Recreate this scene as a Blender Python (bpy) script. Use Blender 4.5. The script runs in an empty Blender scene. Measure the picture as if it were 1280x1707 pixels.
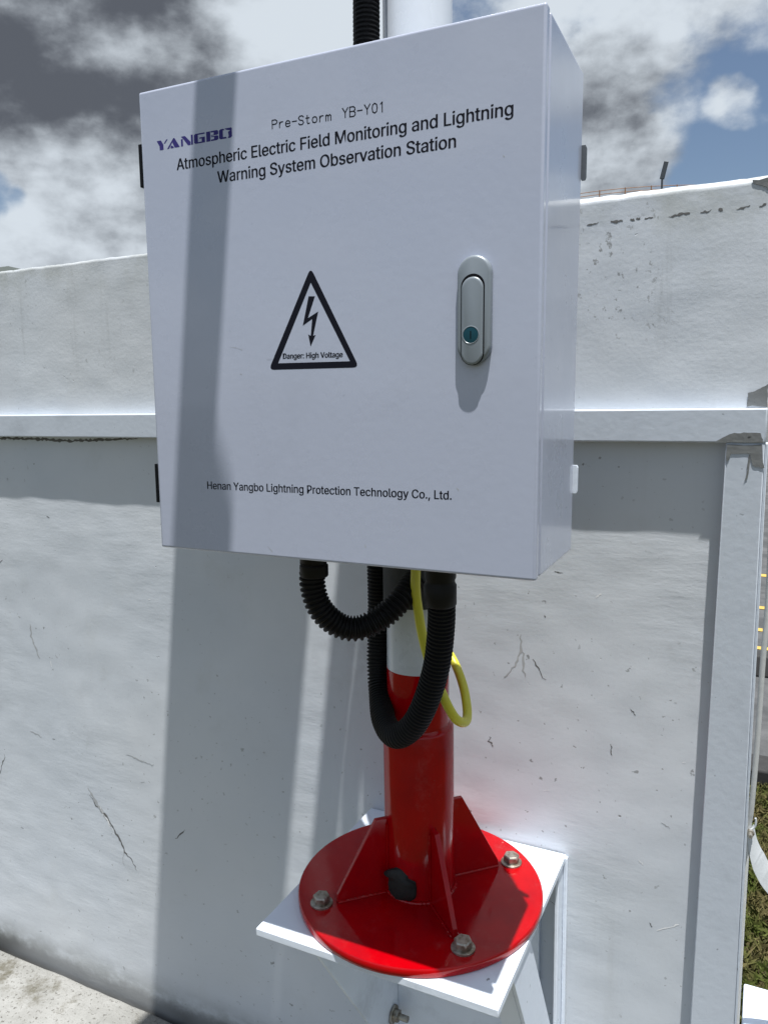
import bpy, bmesh, math, random
from mathutils import Vector, Matrix, noise

# ------------------------------------------------------------------ scene, camera, light
sc = bpy.context.scene
COL = sc.collection
G = 1.45                                   # camera height above the pavement
random.seed(7)

cam_d = bpy.data.cameras.new('camera')
cam_d.sensor_fit = 'HORIZONTAL'; cam_d.sensor_width = 36.0
cam_d.lens = 36.0 * 1294.79 / 1280.0
cam_d.clip_start = 0.02; cam_d.clip_end = 3000
cam = bpy.data.objects.new('camera', cam_d); COL.objects.link(cam)
cr, cu, cf = (Vector((0.89951328, 0.43661903, -0.01548138)), Vector((-0.04783193, 0.13364072, 0.98987487)),
              Vector((-0.43426715, 0.88966509, -0.14109593)))
cam.matrix_world = Matrix(((cr.x, cu.x, -cf.x, 0), (cr.y, cu.y, -cf.y, 0), (cr.z, cu.z, -cf.z, G), (0, 0, 0, 1)))
sc.camera = cam

K, S = 6.1, 0.793                          # sun: drop and left shift per metre of depth
to_sun = Vector((S, -1.0, K)).normalized()
sun_d = bpy.data.lights.new('sun', 'SUN'); sun_d.energy = 5.0; sun_d.angle = math.radians(0.53)
sun_d.color = (1.0, 0.98, 0.95)
sun = bpy.data.objects.new('sun', sun_d); COL.objects.link(sun)
sun.rotation_euler = to_sun.to_track_quat('Z', 'Y').to_euler(); sun.location = (3, -4, 12)

sc.view_settings.view_transform = 'Standard'; sc.view_settings.look = 'None'
sc.view_settings.gamma = 1.0; sc.view_settings.exposure = 0.60
sc.view_settings.use_curve_mapping = False

world = bpy.data.worlds.new('World'); sc.world = world; world.use_nodes = True
wt = world.node_tree; wt.nodes.clear()
def wn(t, **kw):
    n = wt.nodes.new(t)
    for k, v in kw.items(): setattr(n, k, v)
    return n
def wmath(op, a, b=None, clamp=False):
    n = wn('ShaderNodeMath', operation=op, use_clamp=clamp)
    for i, v in enumerate((a, b)):
        if v is None: continue
        if isinstance(v, (int, float)): n.inputs[i].default_value = v
        else: wt.links.new(v, n.inputs[i])
    return n.outputs[0]
def wrange(v, a, b, c=0.0, d=1.0, mode='SMOOTHSTEP'):
    n = wn('ShaderNodeMapRange', interpolation_type=mode)
    wt.links.new(v, n.inputs[0])
    for i, x in enumerate((a, b, c, d)): n.inputs[i + 1].default_value = x
    return n.outputs[0]
def wnoise(vec, scale, detail, rough, off=(0, 0, 0), stretch=(1, 1, 1)):
    m = wn('ShaderNodeMapping'); m.inputs['Location'].default_value = off; m.inputs['Scale'].default_value = stretch
    wt.links.new(vec, m.inputs['Vector'])
    n = wn('ShaderNodeTexNoise'); n.inputs['Scale'].default_value = scale
    n.inputs['Detail'].default_value = detail; n.inputs['Roughness'].default_value = rough
    wt.links.new(m.outputs[0], n.inputs['Vector'])
    return n
tc = wn('ShaderNodeTexCoord'); D0 = tc.outputs['Generated']
wob = wnoise(D0, 6.0, 4, 0.55)
sub = wn('ShaderNodeVectorMath', operation='SUBTRACT'); wt.links.new(wob.outputs['Color'], sub.inputs[0]); sub.inputs[1].default_value = (.5, .5, .5)
scl = wn('ShaderNodeVectorMath', operation='SCALE'); wt.links.new(sub.outputs[0], scl.inputs[0]); scl.inputs['Scale'].default_value = 0.13
add = wn('ShaderNodeVectorMath', operation='ADD'); wt.links.new(D0, add.inputs[0]); wt.links.new(scl.outputs[0], add.inputs[1])
nrm = wn('ShaderNodeVectorMath', operation='NORMALIZE'); wt.links.new(add.outputs[0], nrm.inputs[0])
D1 = nrm.outputs[0]
def blob(c, r0, r1):
    d = wn('ShaderNodeVectorMath', operation='DOT_PRODUCT'); wt.links.new(D1, d.inputs[0]); d.inputs[1].default_value = Vector(c).normalized()
    return wrange(d.outputs['Value'], math.cos(r1), math.cos(r0))
def blobs(lst, base=None):
    acc = base
    for c, r0, r1, a in lst:
        v = wmath('MULTIPLY', blob(c, r0, r1), a)
        acc = v if acc is None else wmath('ADD', acc, v)
    return acc
def contrast(v, k): return wmath('ADD', wmath('MULTIPLY', wmath('SUBTRACT', v, .5), k), .5)
def shifted(v, d):
    n = wn('ShaderNodeVectorMath', operation='ADD'); wt.links.new(v, n.inputs[0]); n.inputs[1].default_value = d; return n.outputs[0]
def field(v):
    a = contrast(wnoise(v, 4.2, 4, 0.55, (3.1, 1.7, 0.4), (1, 1, 1.7)).outputs['Fac'], 1.5)
    b = wmath('MULTIPLY', wmath('SUBTRACT', wnoise(v, 10.0, 9, 0.60, (2.2, 7.0, 1.5), (1, 1, 1.4)).outputs['Fac'], .5), .85)
    return wmath('ADD', a, b)
n_cov = field(D0); n_up = field(shifted(D0, (.010, -.010, .036)))
n_shd = wnoise(D0, 5.0, 6, 0.55, (8.2, -3.0, 5.5), (1, 1, 2.0)).outputs['Fac']
cover = blobs([((-.66, .66, .36), .10, .30, .42), ((-.474, .781, .407), .05, .22, .30), ((-.70, .66, .24), .05, .16, .24),
               ((-.17, .92, .37), .05, .16, .30), ((-.15, .95, .26), .03, .08, .24), ((-.049, .95, .304), .002, .034, .34),
               ((-.03, .965, .27), .03, .14, -.17), ((-.06, .925, .37), .03, .10, .10), ((-.772, .60, .225), .012, .055, -.62), ((-.735, .645, .220), .005, .035, -.35)], n_cov)
mask = wrange(cover, 0.34, 0.70)
under = wmath('MULTIPLY', wmath('SUBTRACT', n_up, n_cov), 1.15)
dark = blobs([((-.68, .64, .375), .05, .17, .48), ((-.585, .715, .43), .03, .16, .32), ((-.735, .60, .345), .03, .12, .26),
              ((-.175, .928, .322), .004, .075, .27), ((-.474, .781, .407), .03, .12, -.16), ((-.70, .665, .225), .03, .11, -.22),
              ((-.17, .905, .40), .03, .09, -.14)], contrast(n_shd, 1.9))
dark = wmath('ADD', dark, under)
shade = wrange(dark, 0.22, 1.24)
cc = wn('ShaderNodeMix', data_type='RGBA'); wt.links.new(shade, cc.inputs['Factor'])
cc.inputs['A'].default_value = (0.445, 0.488, 0.532, 1); cc.inputs['B'].default_value = (0.070, 0.078, 0.094, 1)
sky = wn('ShaderNodeTexSky', sky_type='NISHITA'); sky.sun_disc = False
sky.sun_elevation = math.asin(to_sun.z); sky.sun_rotation = math.atan2(to_sun.x, to_sun.y)
sky.altitude = 20; sky.air_density = 1.0; sky.dust_density = 1.2; sky.ozone_density = 1.0
b1 = wn('ShaderNodeBackground'); wt.links.new(sky.outputs[0], b1.inputs['Color']); b1.inputs['Strength'].default_value = 0.065
b2 = wn('ShaderNodeBackground'); wt.links.new(cc.outputs['Result'], b2.inputs['Color']); b2.inputs['Strength'].default_value = 1.0
mx = wn('ShaderNodeMixShader'); wt.links.new(mask, mx.inputs[0]); wt.links.new(b1.outputs[0], mx.inputs[1]); wt.links.new(b2.outputs[0], mx.inputs[2])
wo = wn('ShaderNodeOutputWorld'); wt.links.new(mx.outputs[0], wo.inputs['Surface'])

# ------------------------------------------------------------------ helpers
def V(x, y, z): return Vector((x, y, z + G))
def link(name, me, mat, parent=None, smooth=False):
    o = bpy.data.objects.new(name, me); COL.objects.link(o)
    if mat: me.materials.append(mat)
    if parent: o.parent = parent
    if smooth: me.polygons.foreach_set('use_smooth', [True] * len(me.polygons))
    return o
def obj(name, bm, mat, parent=None, smooth=False, bevel=0.0, segs=2):
    bmesh.ops.recalc_face_normals(bm, faces=bm.faces)
    if bevel:
        es = [e for e in bm.edges if len(e.link_faces) == 2 and e.calc_face_angle(0) > 0.6]
        rb = bmesh.ops.bevel(bm, geom=es, offset=bevel, segments=segs, affect='EDGES', profile=0.6)
        for f_ in bm.faces: f_.smooth = False
        for f_ in rb['faces']: f_.smooth = True
    me = bpy.data.meshes.new(name); bm.to_mesh(me); bm.free()
    o = link(name, me, mat, parent)
    if smooth:
        me.polygons.foreach_set('use_smooth', [True] * len(me.polygons))
        bm2 = bmesh.new(); bm2.from_mesh(me)
        for e in bm2.edges:
            if len(e.link_faces) == 2 and e.calc_face_angle(0) > 0.7: e.smooth = False
        bm2.to_mesh(me); bm2.free()
    return o
def thing(name, label, cat, loc=(0, 0, 0), rot=(0, 0, 0), group=None):
    o = bpy.data.objects.new(name, None); COL.objects.link(o); o.empty_display_size = .1
    o.location = loc; o.rotation_euler = rot
    tag(o, label, cat, group); return o
def tag(o, label, cat, group=None):
    o['label'] = label; o['category'] = cat
    if group: o['group'] = group
    return o
def setw(o, parent):                       # keep world coordinates under a placed Empty
    o.parent = parent; o.matrix_parent_inverse = parent.matrix_basis.inverted(); return o
def box(bm, x0, x1, y0, y1, z0, z1):
    vs = [bm.verts.new((x, y, z)) for x in (x0, x1) for y in (y0, y1) for z in (z0, z1)]
    for f in ((0, 1, 3, 2), (4, 6, 7, 5), (0, 4, 5, 1), (2, 3, 7, 6), (0, 2, 6, 4), (1, 5, 7, 3)): bm.faces.new([vs[i] for i in f])
def wbox(x0, x1, y0, y1, z0, z1):
    bm = bmesh.new(); box(bm, x0, x1, y0, y1, z0 + G, z1 + G); return bm
def prism(bm, pts, d):                      # closed polygon swept by vector d
    a = [bm.verts.new(p) for p in pts]; b = [bm.verts.new(Vector(p) + Vector(d)) for p in pts]
    bm.faces.new(a); bm.faces.new(b[::-1])
    for i in range(len(a)):
        j = (i + 1) % len(a); bm.faces.new((a[i], a[j], b[j], b[i]))
def lathe(bm, prof, c=(0, 0, 0), n=32, M=None, caps=True):
    rings = []
    for r, z in prof:
        ring = []
        for i in range(n):
            a = 2 * math.pi * i / n
            p = Vector((r * math.cos(a), r * math.sin(a), z))
            if M: p = M @ p
            ring.append(bm.verts.new(p + Vector(c)))
        rings.append(ring)
    for a, b in zip(rings, rings[1:]):
        for i in range(n): bm.faces.new((a[i], a[(i + 1) % n], b[(i + 1) % n], b[i]))
    if caps: bm.faces.new(rings[0][::-1]); bm.faces.new(rings[-1])
def catmull(pts, step):
    P = [Vector(p) for p in pts]; P = [P[0] * 2 - P[1]] + P + [P[-1] * 2 - P[-2]]
    out = []
    for i in range(1, len(P) - 2):
        n = 40
        for k in range(n):
            t = k / n; a, b, c, d = P[i - 1:i + 3]
            out.append(0.5 * ((2 * b) + (c - a) * t + (2 * a - 5 * b + 4 * c - d) * t * t + (3 * b - a - 3 * c + d) * t ** 3))
    out.append(P[-2])
    res = [out[0]]; acc = 0.0; last = out[0]
    for q in out[1:]:
        seg = (q - last).length
        while acc + seg >= step:
            t = (step - acc) / seg; last = last.lerp(q, t); res.append(last.copy()); seg = (q - last).length; acc = 0.0
        acc += seg; last = q
    return res
def tube(bm, pts, rad, n=12, caps=True):
    rings = []; up = None
    for i, p in enumerate(pts):
        t = (pts[min(i + 1, len(pts) - 1)] - pts[max(i - 1, 0)]).normalized()
        if up is None: up = t.orthogonal().normalized()
        up = (up - t * up.dot(t)).normalized(); s = t.cross(up)
        r = rad(i) if callable(rad) else rad
        rings.append([bm.verts.new(p + (up * math.cos(2 * math.pi * k / n) + s * math.sin(2 * math.pi * k / n)) * r) for k in range(n)])
    for a, b in zip(rings, rings[1:]):
        for k in range(n): bm.faces.new((a[k], a[(k + 1) % n], b[(k + 1) % n], b[k]))
    if caps: bm.faces.new(rings[0][::-1]); bm.faces.new(rings[-1])

# ------------------------------------------------------------------ materials
class Mat:
    def __init__(s, name, color=(.5, .5, .5), rough=.5, metal=0.0, spec=.5, coat=0.0):
        s.m = bpy.data.materials.new(name); s.m.use_nodes = True; s.t = s.m.node_tree
        s.p = s.t.nodes['Principled BSDF']
        s.p.inputs['Base Color'].default_value = (*color, 1); s.p.inputs['Roughness'].default_value = rough
        s.p.inputs['Metallic'].default_value = metal; s.p.inputs['Specular IOR Level'].default_value = spec
        s.p.inputs['Coat Weight'].default_value = coat
        s.co = s.t.nodes.new('ShaderNodeTexCoord').outputs['Object']
    def link(s, a, b): s.t.links.new(a, b)
    def noise(s, scale, detail=4, rough=.55, stretch=(1, 1, 1), rot=(0, 0, 0), loc=(0, 0, 0), out='Fac'):
        m = s.t.nodes.new('ShaderNodeMapping'); m.inputs['Scale'].default_value = stretch; m.inputs['Rotation'].default_value = rot; m.inputs['Location'].default_value = loc
        s.link(s.co, m.inputs['Vector'])
        n = s.t.nodes.new('ShaderNodeTexNoise'); n.inputs['Scale'].default_value = scale; n.inputs['Detail'].default_value = detail; n.inputs['Roughness'].default_value = rough
        s.link(m.outputs[0], n.inputs['Vector']); return n.outputs[out]
    def rng(s, v, a, b, c=0.0, d=1.0):
        n = s.t.nodes.new('ShaderNodeMapRange'); n.interpolation_type = 'SMOOTHSTEP'; s.link(v, n.inputs[0])
        for i, x in enumerate((a, b, c, d)): n.inputs[i + 1].default_value = x
        return n.outputs[0]
    def math(s, op, a, b=None, clamp=False):
        n = s.t.nodes.new('ShaderNodeMath'); n.operation = op; n.use_clamp = clamp
        for i, v in enumerate((a, b)):
            if v is None: continue
            if isinstance(v, (int, float)): n.inputs[i].default_value = v
            else: s.link(v, n.inputs[i])
        return n.outputs[0]
    def xyz(s):
        n = s.t.nodes.new('ShaderNodeSeparateXYZ'); s.link(s.co, n.inputs[0]); return n.outputs
    def mix(s, fac, a, b):
        n = s.t.nodes.new('ShaderNodeMix'); n.data_type = 'RGBA'
        if isinstance(fac, (int, float)): n.inputs['Factor'].default_value = fac
        else: s.link(fac, n.inputs['Factor'])
        for k, v in (('A', a), ('B', b)):
            if isinstance(v, tuple): n.inputs[k].default_value = (*v, 1)
            else: s.link(v, n.inputs[k])
        return n.outputs['Result']
    def base(s, c): s.link(c, s.p.inputs['Base Color']); return s
    def roughn(s, v): s.link(v, s.p.inputs['Roughness']); return s
    def bump(s, h, dist, strength=1.0):
        n = s.t.nodes.new('ShaderNodeBump'); n.inputs['Distance'].default_value = dist; n.inputs['Strength'].default_value = strength
        s.link(h, n.inputs['Height'])
        if getattr(s, '_b', None) is not None: s.link(s._b, n.inputs['Normal'])
        s._b = n.outputs[0]; s.link(s._b, s.p.inputs['Normal']); return s

# painted render of the wall
w = Mat('wall_paint', rough=.62, spec=.3)
x, y, z = w.xyz()
c = w.mix(w.rng(w.noise(1.7, 5, .6), .35, .7), (.548, .590, .638), (.620, .655, .694))
c = w.mix(w.rng(w.noise(5.5, 6, .65, (1, 1, .8), loc=(4, 0, 2)), .56, .78, 0, .35), c, (.47, .49, .48))
streak = w.math('MULTIPLY', w.rng(w.noise(1.0, 5, .6, (16, 1, .9)), .55, .75), w.rng(w.noise(1.4, 3, .5, loc=(9, 1, 3)), .5, .7))
c = w.mix(w.math('MULTIPLY', streak, .3), c, (.36, .37, .36))
zone = w.rng(w.noise(2.3, 3, .6, loc=(1, 2, 7)), .40, .62)
fl = w.math('MULTIPLY', w.rng(w.noise(70, 2.5, .6), .66, .71), zone)
c = w.mix(w.math('MULTIPLY', fl, .8), c, (.20, .21, .21))
fu = w.math('MULTIPLY', w.math('MULTIPLY', w.rng(w.noise(95, 3, .7, (1, 1, .8), loc=(5, 2, 9)), .60, .68), w.rng(w.noise(4.5, 4, .65, (1.4, 1, .7), loc=(2, 9, 9)), .46, .66)), w.rng(z, G - .03, G + .10))
c = w.mix(w.math('MULTIPLY', fu, .75), c, (.17, .175, .17))
su = w.math('MULTIPLY', w.rng(w.noise(1.0, 5, .65, (22, 1, 1.6), loc=(4, 4, 1)), .56, .70), w.rng(z, G + .02, G + .16))
c = w.mix(w.math('MULTIPLY', su, .38), c, (.26, .27, .265))
fl2 = w.rng(w.noise(28, 3, .7, (1, 1, 1.5), loc=(3, 3, 3)), .735, .76)
c = w.mix(w.math('MULTIPLY', fl2, .75), c, (.16, .165, .16))
gt = w.math('MULTIPLY', w.rng(z, G + .19, G + .31), w.rng(w.noise(9, 6, .7), .38, .68))
c = w.mix(w.math('MULTIPLY', gt, .55), c, (.33, .345, .30))
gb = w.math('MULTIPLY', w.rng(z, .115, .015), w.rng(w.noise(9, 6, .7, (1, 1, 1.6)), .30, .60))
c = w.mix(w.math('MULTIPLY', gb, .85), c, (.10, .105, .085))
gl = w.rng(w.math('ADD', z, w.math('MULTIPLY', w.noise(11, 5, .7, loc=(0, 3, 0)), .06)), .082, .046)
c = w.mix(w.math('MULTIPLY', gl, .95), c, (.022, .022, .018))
sm = w.math('MULTIPLY', w.rng(w.noise(3.2, 4, .7, (1, 1, 1.3), loc=(7, 2, 4)), .57, .74), w.rng(w.noise(24, 4, .7, loc=(1, 8, 2)), .35, .7))
c = w.mix(w.math('MULTIPLY', sm, .38), c, (.30, .32, .33))
c = w.mix(w.math('MULTIPLY', w.rng(w.noise(1.3, 3, .5, loc=(12, 2, 4)), .48, .68), .5), c, (.555, .575, .59))
w.base(c)
w.bump(w.noise(2.1, 3, .5, (1, 1, 2.2), (0, .3, 0)), .0028, .45)
trow = w.math('MULTIPLY', w.noise(5.0, 5, .62, (1.3, 1, 5.0), (0, .22, 0)), w.rng(w.noise(2.6, 2, .5, loc=(5, 5, 1)), .35, .65))
w.bump(trow, .0024, .5)
w.bump(w.noise(60, 4, .65, (1, 1, 1.6)), .0003, .6)
up = w.math('MULTIPLY', w.noise(130, 3, .6), w.rng(z, G - .05, G + .05, .25, 1.0))
w.bump(up, .0004, .7)
w.bump(w.math('MULTIPLY', fl2, -1.0), .0012, .5)
M_WALL = w.m

cm = Mat('concrete', rough=.9, spec=.2)
c = cm.mix(cm.rng(cm.noise(6, 6, .65), .35, .7), (.235, .235, .222), (.325, .325, .312))
c = cm.mix(cm.rng(cm.noise(120, 3, .7), .57, .66, 0, .85), c, (.09, .085, .075))
c = cm.mix(cm.rng(cm.noise(5.2, 6, .75, loc=(2.2, 0, 0)), .50, .66, 0, .85), c, (.10, .092, .066))
cm.base(c); cm.bump(cm.noise(140, 4, .7), .004, .8); M_CONC = cm.m

def paint(name, col, rough, grime=.0, bumpd=.0006, coat=0.0, spec=.5):
    m = Mat(name, col, rough, spec=spec, coat=coat)
    dk = tuple(v * .55 for v in col)
    c = m.mix(m.rng(m.noise(9, 5, .65), .5, .8, 0, grime), col, dk)
    c = m.mix(m.rng(m.noise(60, 2, .6, loc=(5, 1, 2)), .73, .76, 0, grime * 1.6), c, tuple(v * .3 for v in col))
    m.base(c); m.roughn(m.rng(m.noise(14, 4, .6), .3, .7, rough * .8, min(1, rough * 1.25)))
    m.bump(m.noise(90, 2, .5), bumpd, .5); return m.m
M_STEELW = paint('white_steel_paint', (.52, .57, .635), .42, .35)
M_PLATEW = paint('white_bracket_paint', (.73, .795, .88), .40, .55)
M_CAB = paint('cabinet_powder_coat', (.455, .495, .610), .30, .12, .0002, coat=.15)
_p = M_CAB.node_tree.nodes['Principled BSDF']; _p.inputs['Coat Weight'].default_value = .8; _p.inputs['Coat Roughness'].default_value = .07
M_POLEW = paint('white_pole_paint', (.60, .645, .70), .28, .15, .0002, coat=.3)
r_ = Mat('red_gloss_paint', rough=.14, spec=.38)
c = r_.mix(r_.rng(r_.noise(8, 5, .65), .40, .75), (.37, .0, .0025), (.27, .0, .0045))
sc1 = r_.math('MULTIPLY', r_.rng(r_.noise(30, 3, .6, (1, 1, .25), (0, 0, .6)), .70, .73), r_.rng(r_.noise(5, 2, .5, loc=(3, 1, 1)), .5, .62))
c = r_.mix(r_.math('MULTIPLY', sc1, .55), c, (.42, .20, .19))
c = r_.mix(r_.rng(r_.noise(85, 3, .7, loc=(2, 4, 4)), .72, .75, 0, .6), c, (.07, .03, .03))
dust = r_.rng(r_.noise(20, 6, .75, loc=(6, 0, 0)), .52, .80, 0, .12)
c = r_.mix(dust, c, (.33, .22, .20))
r_.base(c); r_.roughn(r_.rng(r_.noise(18, 5, .7), .35, .75, .07, .26)); r_.bump(r_.noise(26, 3, .5), .0006, .5); M_RED = r_.m
M_BLACK = Mat('black_corrugated_plastic', (.006, .006, .0065), .55, spec=.25).m
M_GLAND = Mat('black_gland_plastic', (.005, .005, .0055), .5, spec=.25).m
M_RUB = paint('dark_putty', (.010, .012, .011), .75, .4, .003)
M_DKGREY = paint('dark_grey_band', (.03, .032, .035), .6, .3)
M_HINGE = Mat('black_hinge_metal', (.004, .005, .007), .6, spec=.15).m
M_INK = Mat('black_print_ink', (.006, .007, .014), .6, spec=.15).m
M_LOGO = Mat('violet_print_ink', (.045, .038, .19), .6, spec=.15).m
M_ZINC = paint('dull_zinc', (.36, .37, .37), .48, .4); bpy.data.materials['dull_zinc'].node_tree.nodes['Principled BSDF'].inputs['Metallic'].default_value = .35
M_LOCK = Mat('satin_lock_alloy', (.25, .285, .315), .36, .25).m
M_LOCKB = Mat('teal_lock_core', (.004, .06, .085), .3, .3).m
b_ = Mat('worn_bolt_steel', rough=.42, metal=.75)
b_.base(b_.mix(b_.rng(b_.noise(70, 4, .6), .4, .65), (.42, .40, .35), (.18, .14, .10))); M_BOLT = b_.m
y_ = Mat('yellow_green_wire', rough=.4)
y_.base(y_.mix(.0, (.62, .58, .045), (.3, .5, .05))); M_YEL = y_.m
M_PATCH = paint('grey_filler', (.17, .178, .178), .85, .6, .0015)
M_MARK = Mat('dark_crack', (.13, .13, .127), .95).m
M_MARK2 = Mat('soft_grey_scuff', (.385, .40, .41), .95).m
M_FLAKE = Mat('lifted_paint_flake', (.78, .79, .79), .6).m
M_CABLE = paint('grey_cable_sheath', (.52, .53, .52), .5, .2)
M_STRAP = paint('white_strap', (.50, .53, .55), .6, .2)
a_ = Mat('asphalt', rough=.9, spec=.2)
a_.base(a_.mix(a_.rng(a_.noise(3, 6, .7), .35, .7), (.065, .068, .07), (.12, .122, .125))); a_.bump(a_.noise(200, 2, .6), .004, .7); M_ASPH = a_.m
M_YLINE = paint('yellow_road_paint', (.50, .34, .08), .7, .5)
M_KERB = paint('dark_kerb_rubber', (.03, .03, .03), .8, .4)
g_ = Mat('turf_soil', rough=.95, spec=.1)
g_.base(g_.mix(g_.rng(g_.noise(5, 6, .7), .4, .65), (.035, .042, .016), (.075, .055, .030))); g_.bump(g_.noise(40, 4, .7), .02, .6); M_TURF = g_.m
gb_ = Mat('grass_blade', rough=.7, spec=.2)
gb_.base(gb_.mix(gb_.rng(gb_.noise(6, 4, .7), .42, .62), (.085, .110, .024), (.165, .140, .062))); M_BLADE = gb_.m
M_TAN = paint('tank_tan_paint', (.52, .34, .20), .7, .2)
M_RAIL = paint('rail_orange_paint', (.30, .17, .10), .6, .2)
M_LAMP = paint('lamp_grey_paint', (.05, .06, .07), .5, .2)
M_ROOF = paint('grey_green_roof', (.055, .066, .060), .8, .3)
M_BWALL = paint('pale_plaster', (.55, .55, .50), .85, .3)
M_TAB = paint('shaded_tab_paint', (.10, .115, .135), .5, .2)  # upper tab only: its shade is put into the darker colour
M_SOLAR = paint('dark_solar_glass', (.015, .02, .05), .15, .1)

# ------------------------------------------------------------------ setting: ground
def sheet(name, x0, x1, y0, y1, zz, mat, parent=None):
    bm = bmesh.new()
    bm.faces.new([bm.verts.new(p) for p in ((x0, y0, zz), (x1, y0, zz), (x1, y1, zz), (x0, y1, zz))])
    o = obj(name, bm, mat, parent)
    if not parent: o['kind'] = 'structure'
    return o
sheet('ground', -900, 900, -900, 900, -0.03, M_TURF)
# pavement strip at the foot of the wall: a slab with a worn edge
bm = bmesh.new(); n = 220; rows = [(1.30, -.03), (1.262, -.03), (1.2575, -.004), (1.250, 0), (1.10, 0), (.92, 0), (.80, 0), (.62, 0), (.61, -.02), (.608, -.09)]
gr = []
for i in range(n + 1):
    X = -8 + 8.4 * i / n
    gr.append([bm.verts.new((X, yy + (.012 * noise.noise((X * 6, yy, 3)) if yy < .615 else 0),
                             zz + .004 * noise.noise((X * 5, yy * 9, 1)) + .003 * noise.noise((X * 20, yy * 30, 5)))) for yy, zz in rows])
for i in range(n):
    for j in range(len(rows) - 1): bm.faces.new((gr[i][j], gr[i][j + 1], gr[i + 1][j + 1], gr[i + 1][j]))
o = obj('concrete_pavement', bm, M_CONC, smooth=True); o['kind'] = 'structure'
lot = sheet('parking_lot', -30, 40, 3.27, 60, -0.012, M_ASPH)
for i, (yy, wd) in enumerate(((4.86, .06), (5.25, .07), (5.82, .08), (6.9, .10))):
    bm = bmesh.new(); sx = -.10
    bm.faces.new([bm.verts.new(p) for p in ((-1.5, yy - sx, -.008), (3.0, yy + sx * 2.2, -.008), (3.0, yy + wd + sx * 2.2, -.008), (-1.5, yy + wd - sx, -.008))])
    obj('painted_line', bm, M_YLINE, lot)
bm = bmesh.new(); box(bm, -12, 12, 3.12, 3.265, -.03, .04)
kerb = obj('kerb', bm, M_KERB, bevel=.012); kerb['kind'] = 'structure'
bm = bmesh.new(); prism(bm, [(-1.2, 4.36, -.0115), (-1.2, 4.52, -.0115), (-1.2, 4.49, .095), (-1.2, 4.39, .095)], (1.9, 0, 0))
tag(obj('wheel_stop', bm, M_KERB, bevel=.01), 'low black wheel stop lying on the asphalt beyond the post', 'wheel stop')
# grass beside and behind the wall end
bm = bmesh.new()
for i in range(48000):
    X = random.uniform(-.25, 1.1); Y = random.uniform(1.36, 3.10); h = random.uniform(.012, .045); a = random.uniform(0, 6.3)
    if noise.noise((X * 3, Y * 3, 0)) < -.35 and random.random() < .4: continue
    dx, dy = math.cos(a) * .0028, math.sin(a) * .0028; lx, ly = random.gauss(0, .022), random.gauss(0, .022)
    p = Vector((X, Y, -.032))
    v0 = bm.verts.new(p + Vector((-dx, -dy, 0))); v1 = bm.verts.new(p + Vector((dx, dy, 0)))
    v2 = bm.verts.new(p + Vector((lx * .4 + dx * .7, ly * .4 + dy * .7, h * .65))); v3 = bm.verts.new(p + Vector((lx, ly, h)))
    bm.faces.new((v0, v1, v2)); bm.faces.new((v0, v2, v3))
me = bpy.data.meshes.new('grass'); bm.to_mesh(me); bm.free()
o = link('grass', me, M_BLADE); o['kind'] = 'stuff'; o['label'] = 'patchy dry green grass beyond the end of the wall'; o['category'] = 'grass'

# ------------------------------------------------------------------ wall
WY = 1.271; WT = .308; WX = .004
wall = thing('parapet_wall', 'white painted rendered wall with cracks and scuffs behind the cabinet', 'wall', V(-2, WY, -G))
bm = bmesh.new()
def wdy(X, Z): return .0009 * noise.noise((X * 5, 1, Z * 7)) + .0007 * noise.noise((X * 16, 1, Z * 22))
xs = [-9 + 6.2 * i / 40 for i in range(40)] + [-2.8 + (2.8 + WX) * i / 330 for i in range(331)]
zs = [-G - .05 + (G + .05 + WT) * i / 150 for i in range(150)] + [WT - .0085, WT - .006, WT - .003, WT]
grid = []
for i, X in enumerate(xs):
    col = []
    top = .0010 * noise.noise((X * 9, 0, 0)) + .0012 * noise.noise((X * 34, 2, 0)) + .0010 * noise.noise((X * 90, 2, 4))
    top -= max(0, noise.noise((X * 21, 7, 3)) - .35) * .012
    for j, Z in enumerate(zs):
        t = max(0, (Z - (WT - .02)) / .02)
        dy = wdy(X, Z)
        cz_ = .0075 if X > -.5 else max(.0022, .0075 + (X + .5) * .012)
        dy += max(0, Z - (WT - cz_) - .0012 * noise.noise((X * 30, 9, 1))) * .9 + t ** 3 * .0010 * noise.noise((X * 45, 3, Z * 10))
        col.append(bm.verts.new((X, WY + dy, Z + G + top * t)))
    grid.append(col)
for a, b in zip(grid, grid[1:]):
    for j in range(len(zs) - 1): bm.faces.new((a[j], b[j], b[j + 1], a[j + 1]))
tb = [bm.verts.new((c[-1].co.x, WY + .19, c[-1].co.z + .003)) for c in grid]
tm = [bm.verts.new((c[-1].co.x, WY + .03, c[-1].co.z + .004)) for c in grid]
bb = [bm.verts.new((c[0].co.x, WY + .19, c[0].co.z)) for c in grid]
for i in range(len(grid) - 1):
    bm.faces.new((grid[i][-1], grid[i + 1][-1], tm[i + 1], tm[i])); bm.faces.new((tm[i], tm[i + 1], tb[i + 1], tb[i]))
    bm.faces.new((tb[i], tb[i + 1], bb[i + 1], bb[i]))
bm.faces.new(grid[-1] + [tm[-1], tb[-1], bb[-1]])
o = obj('wall_body', bm, M_WALL, smooth=True); setw(o, wall)

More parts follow.
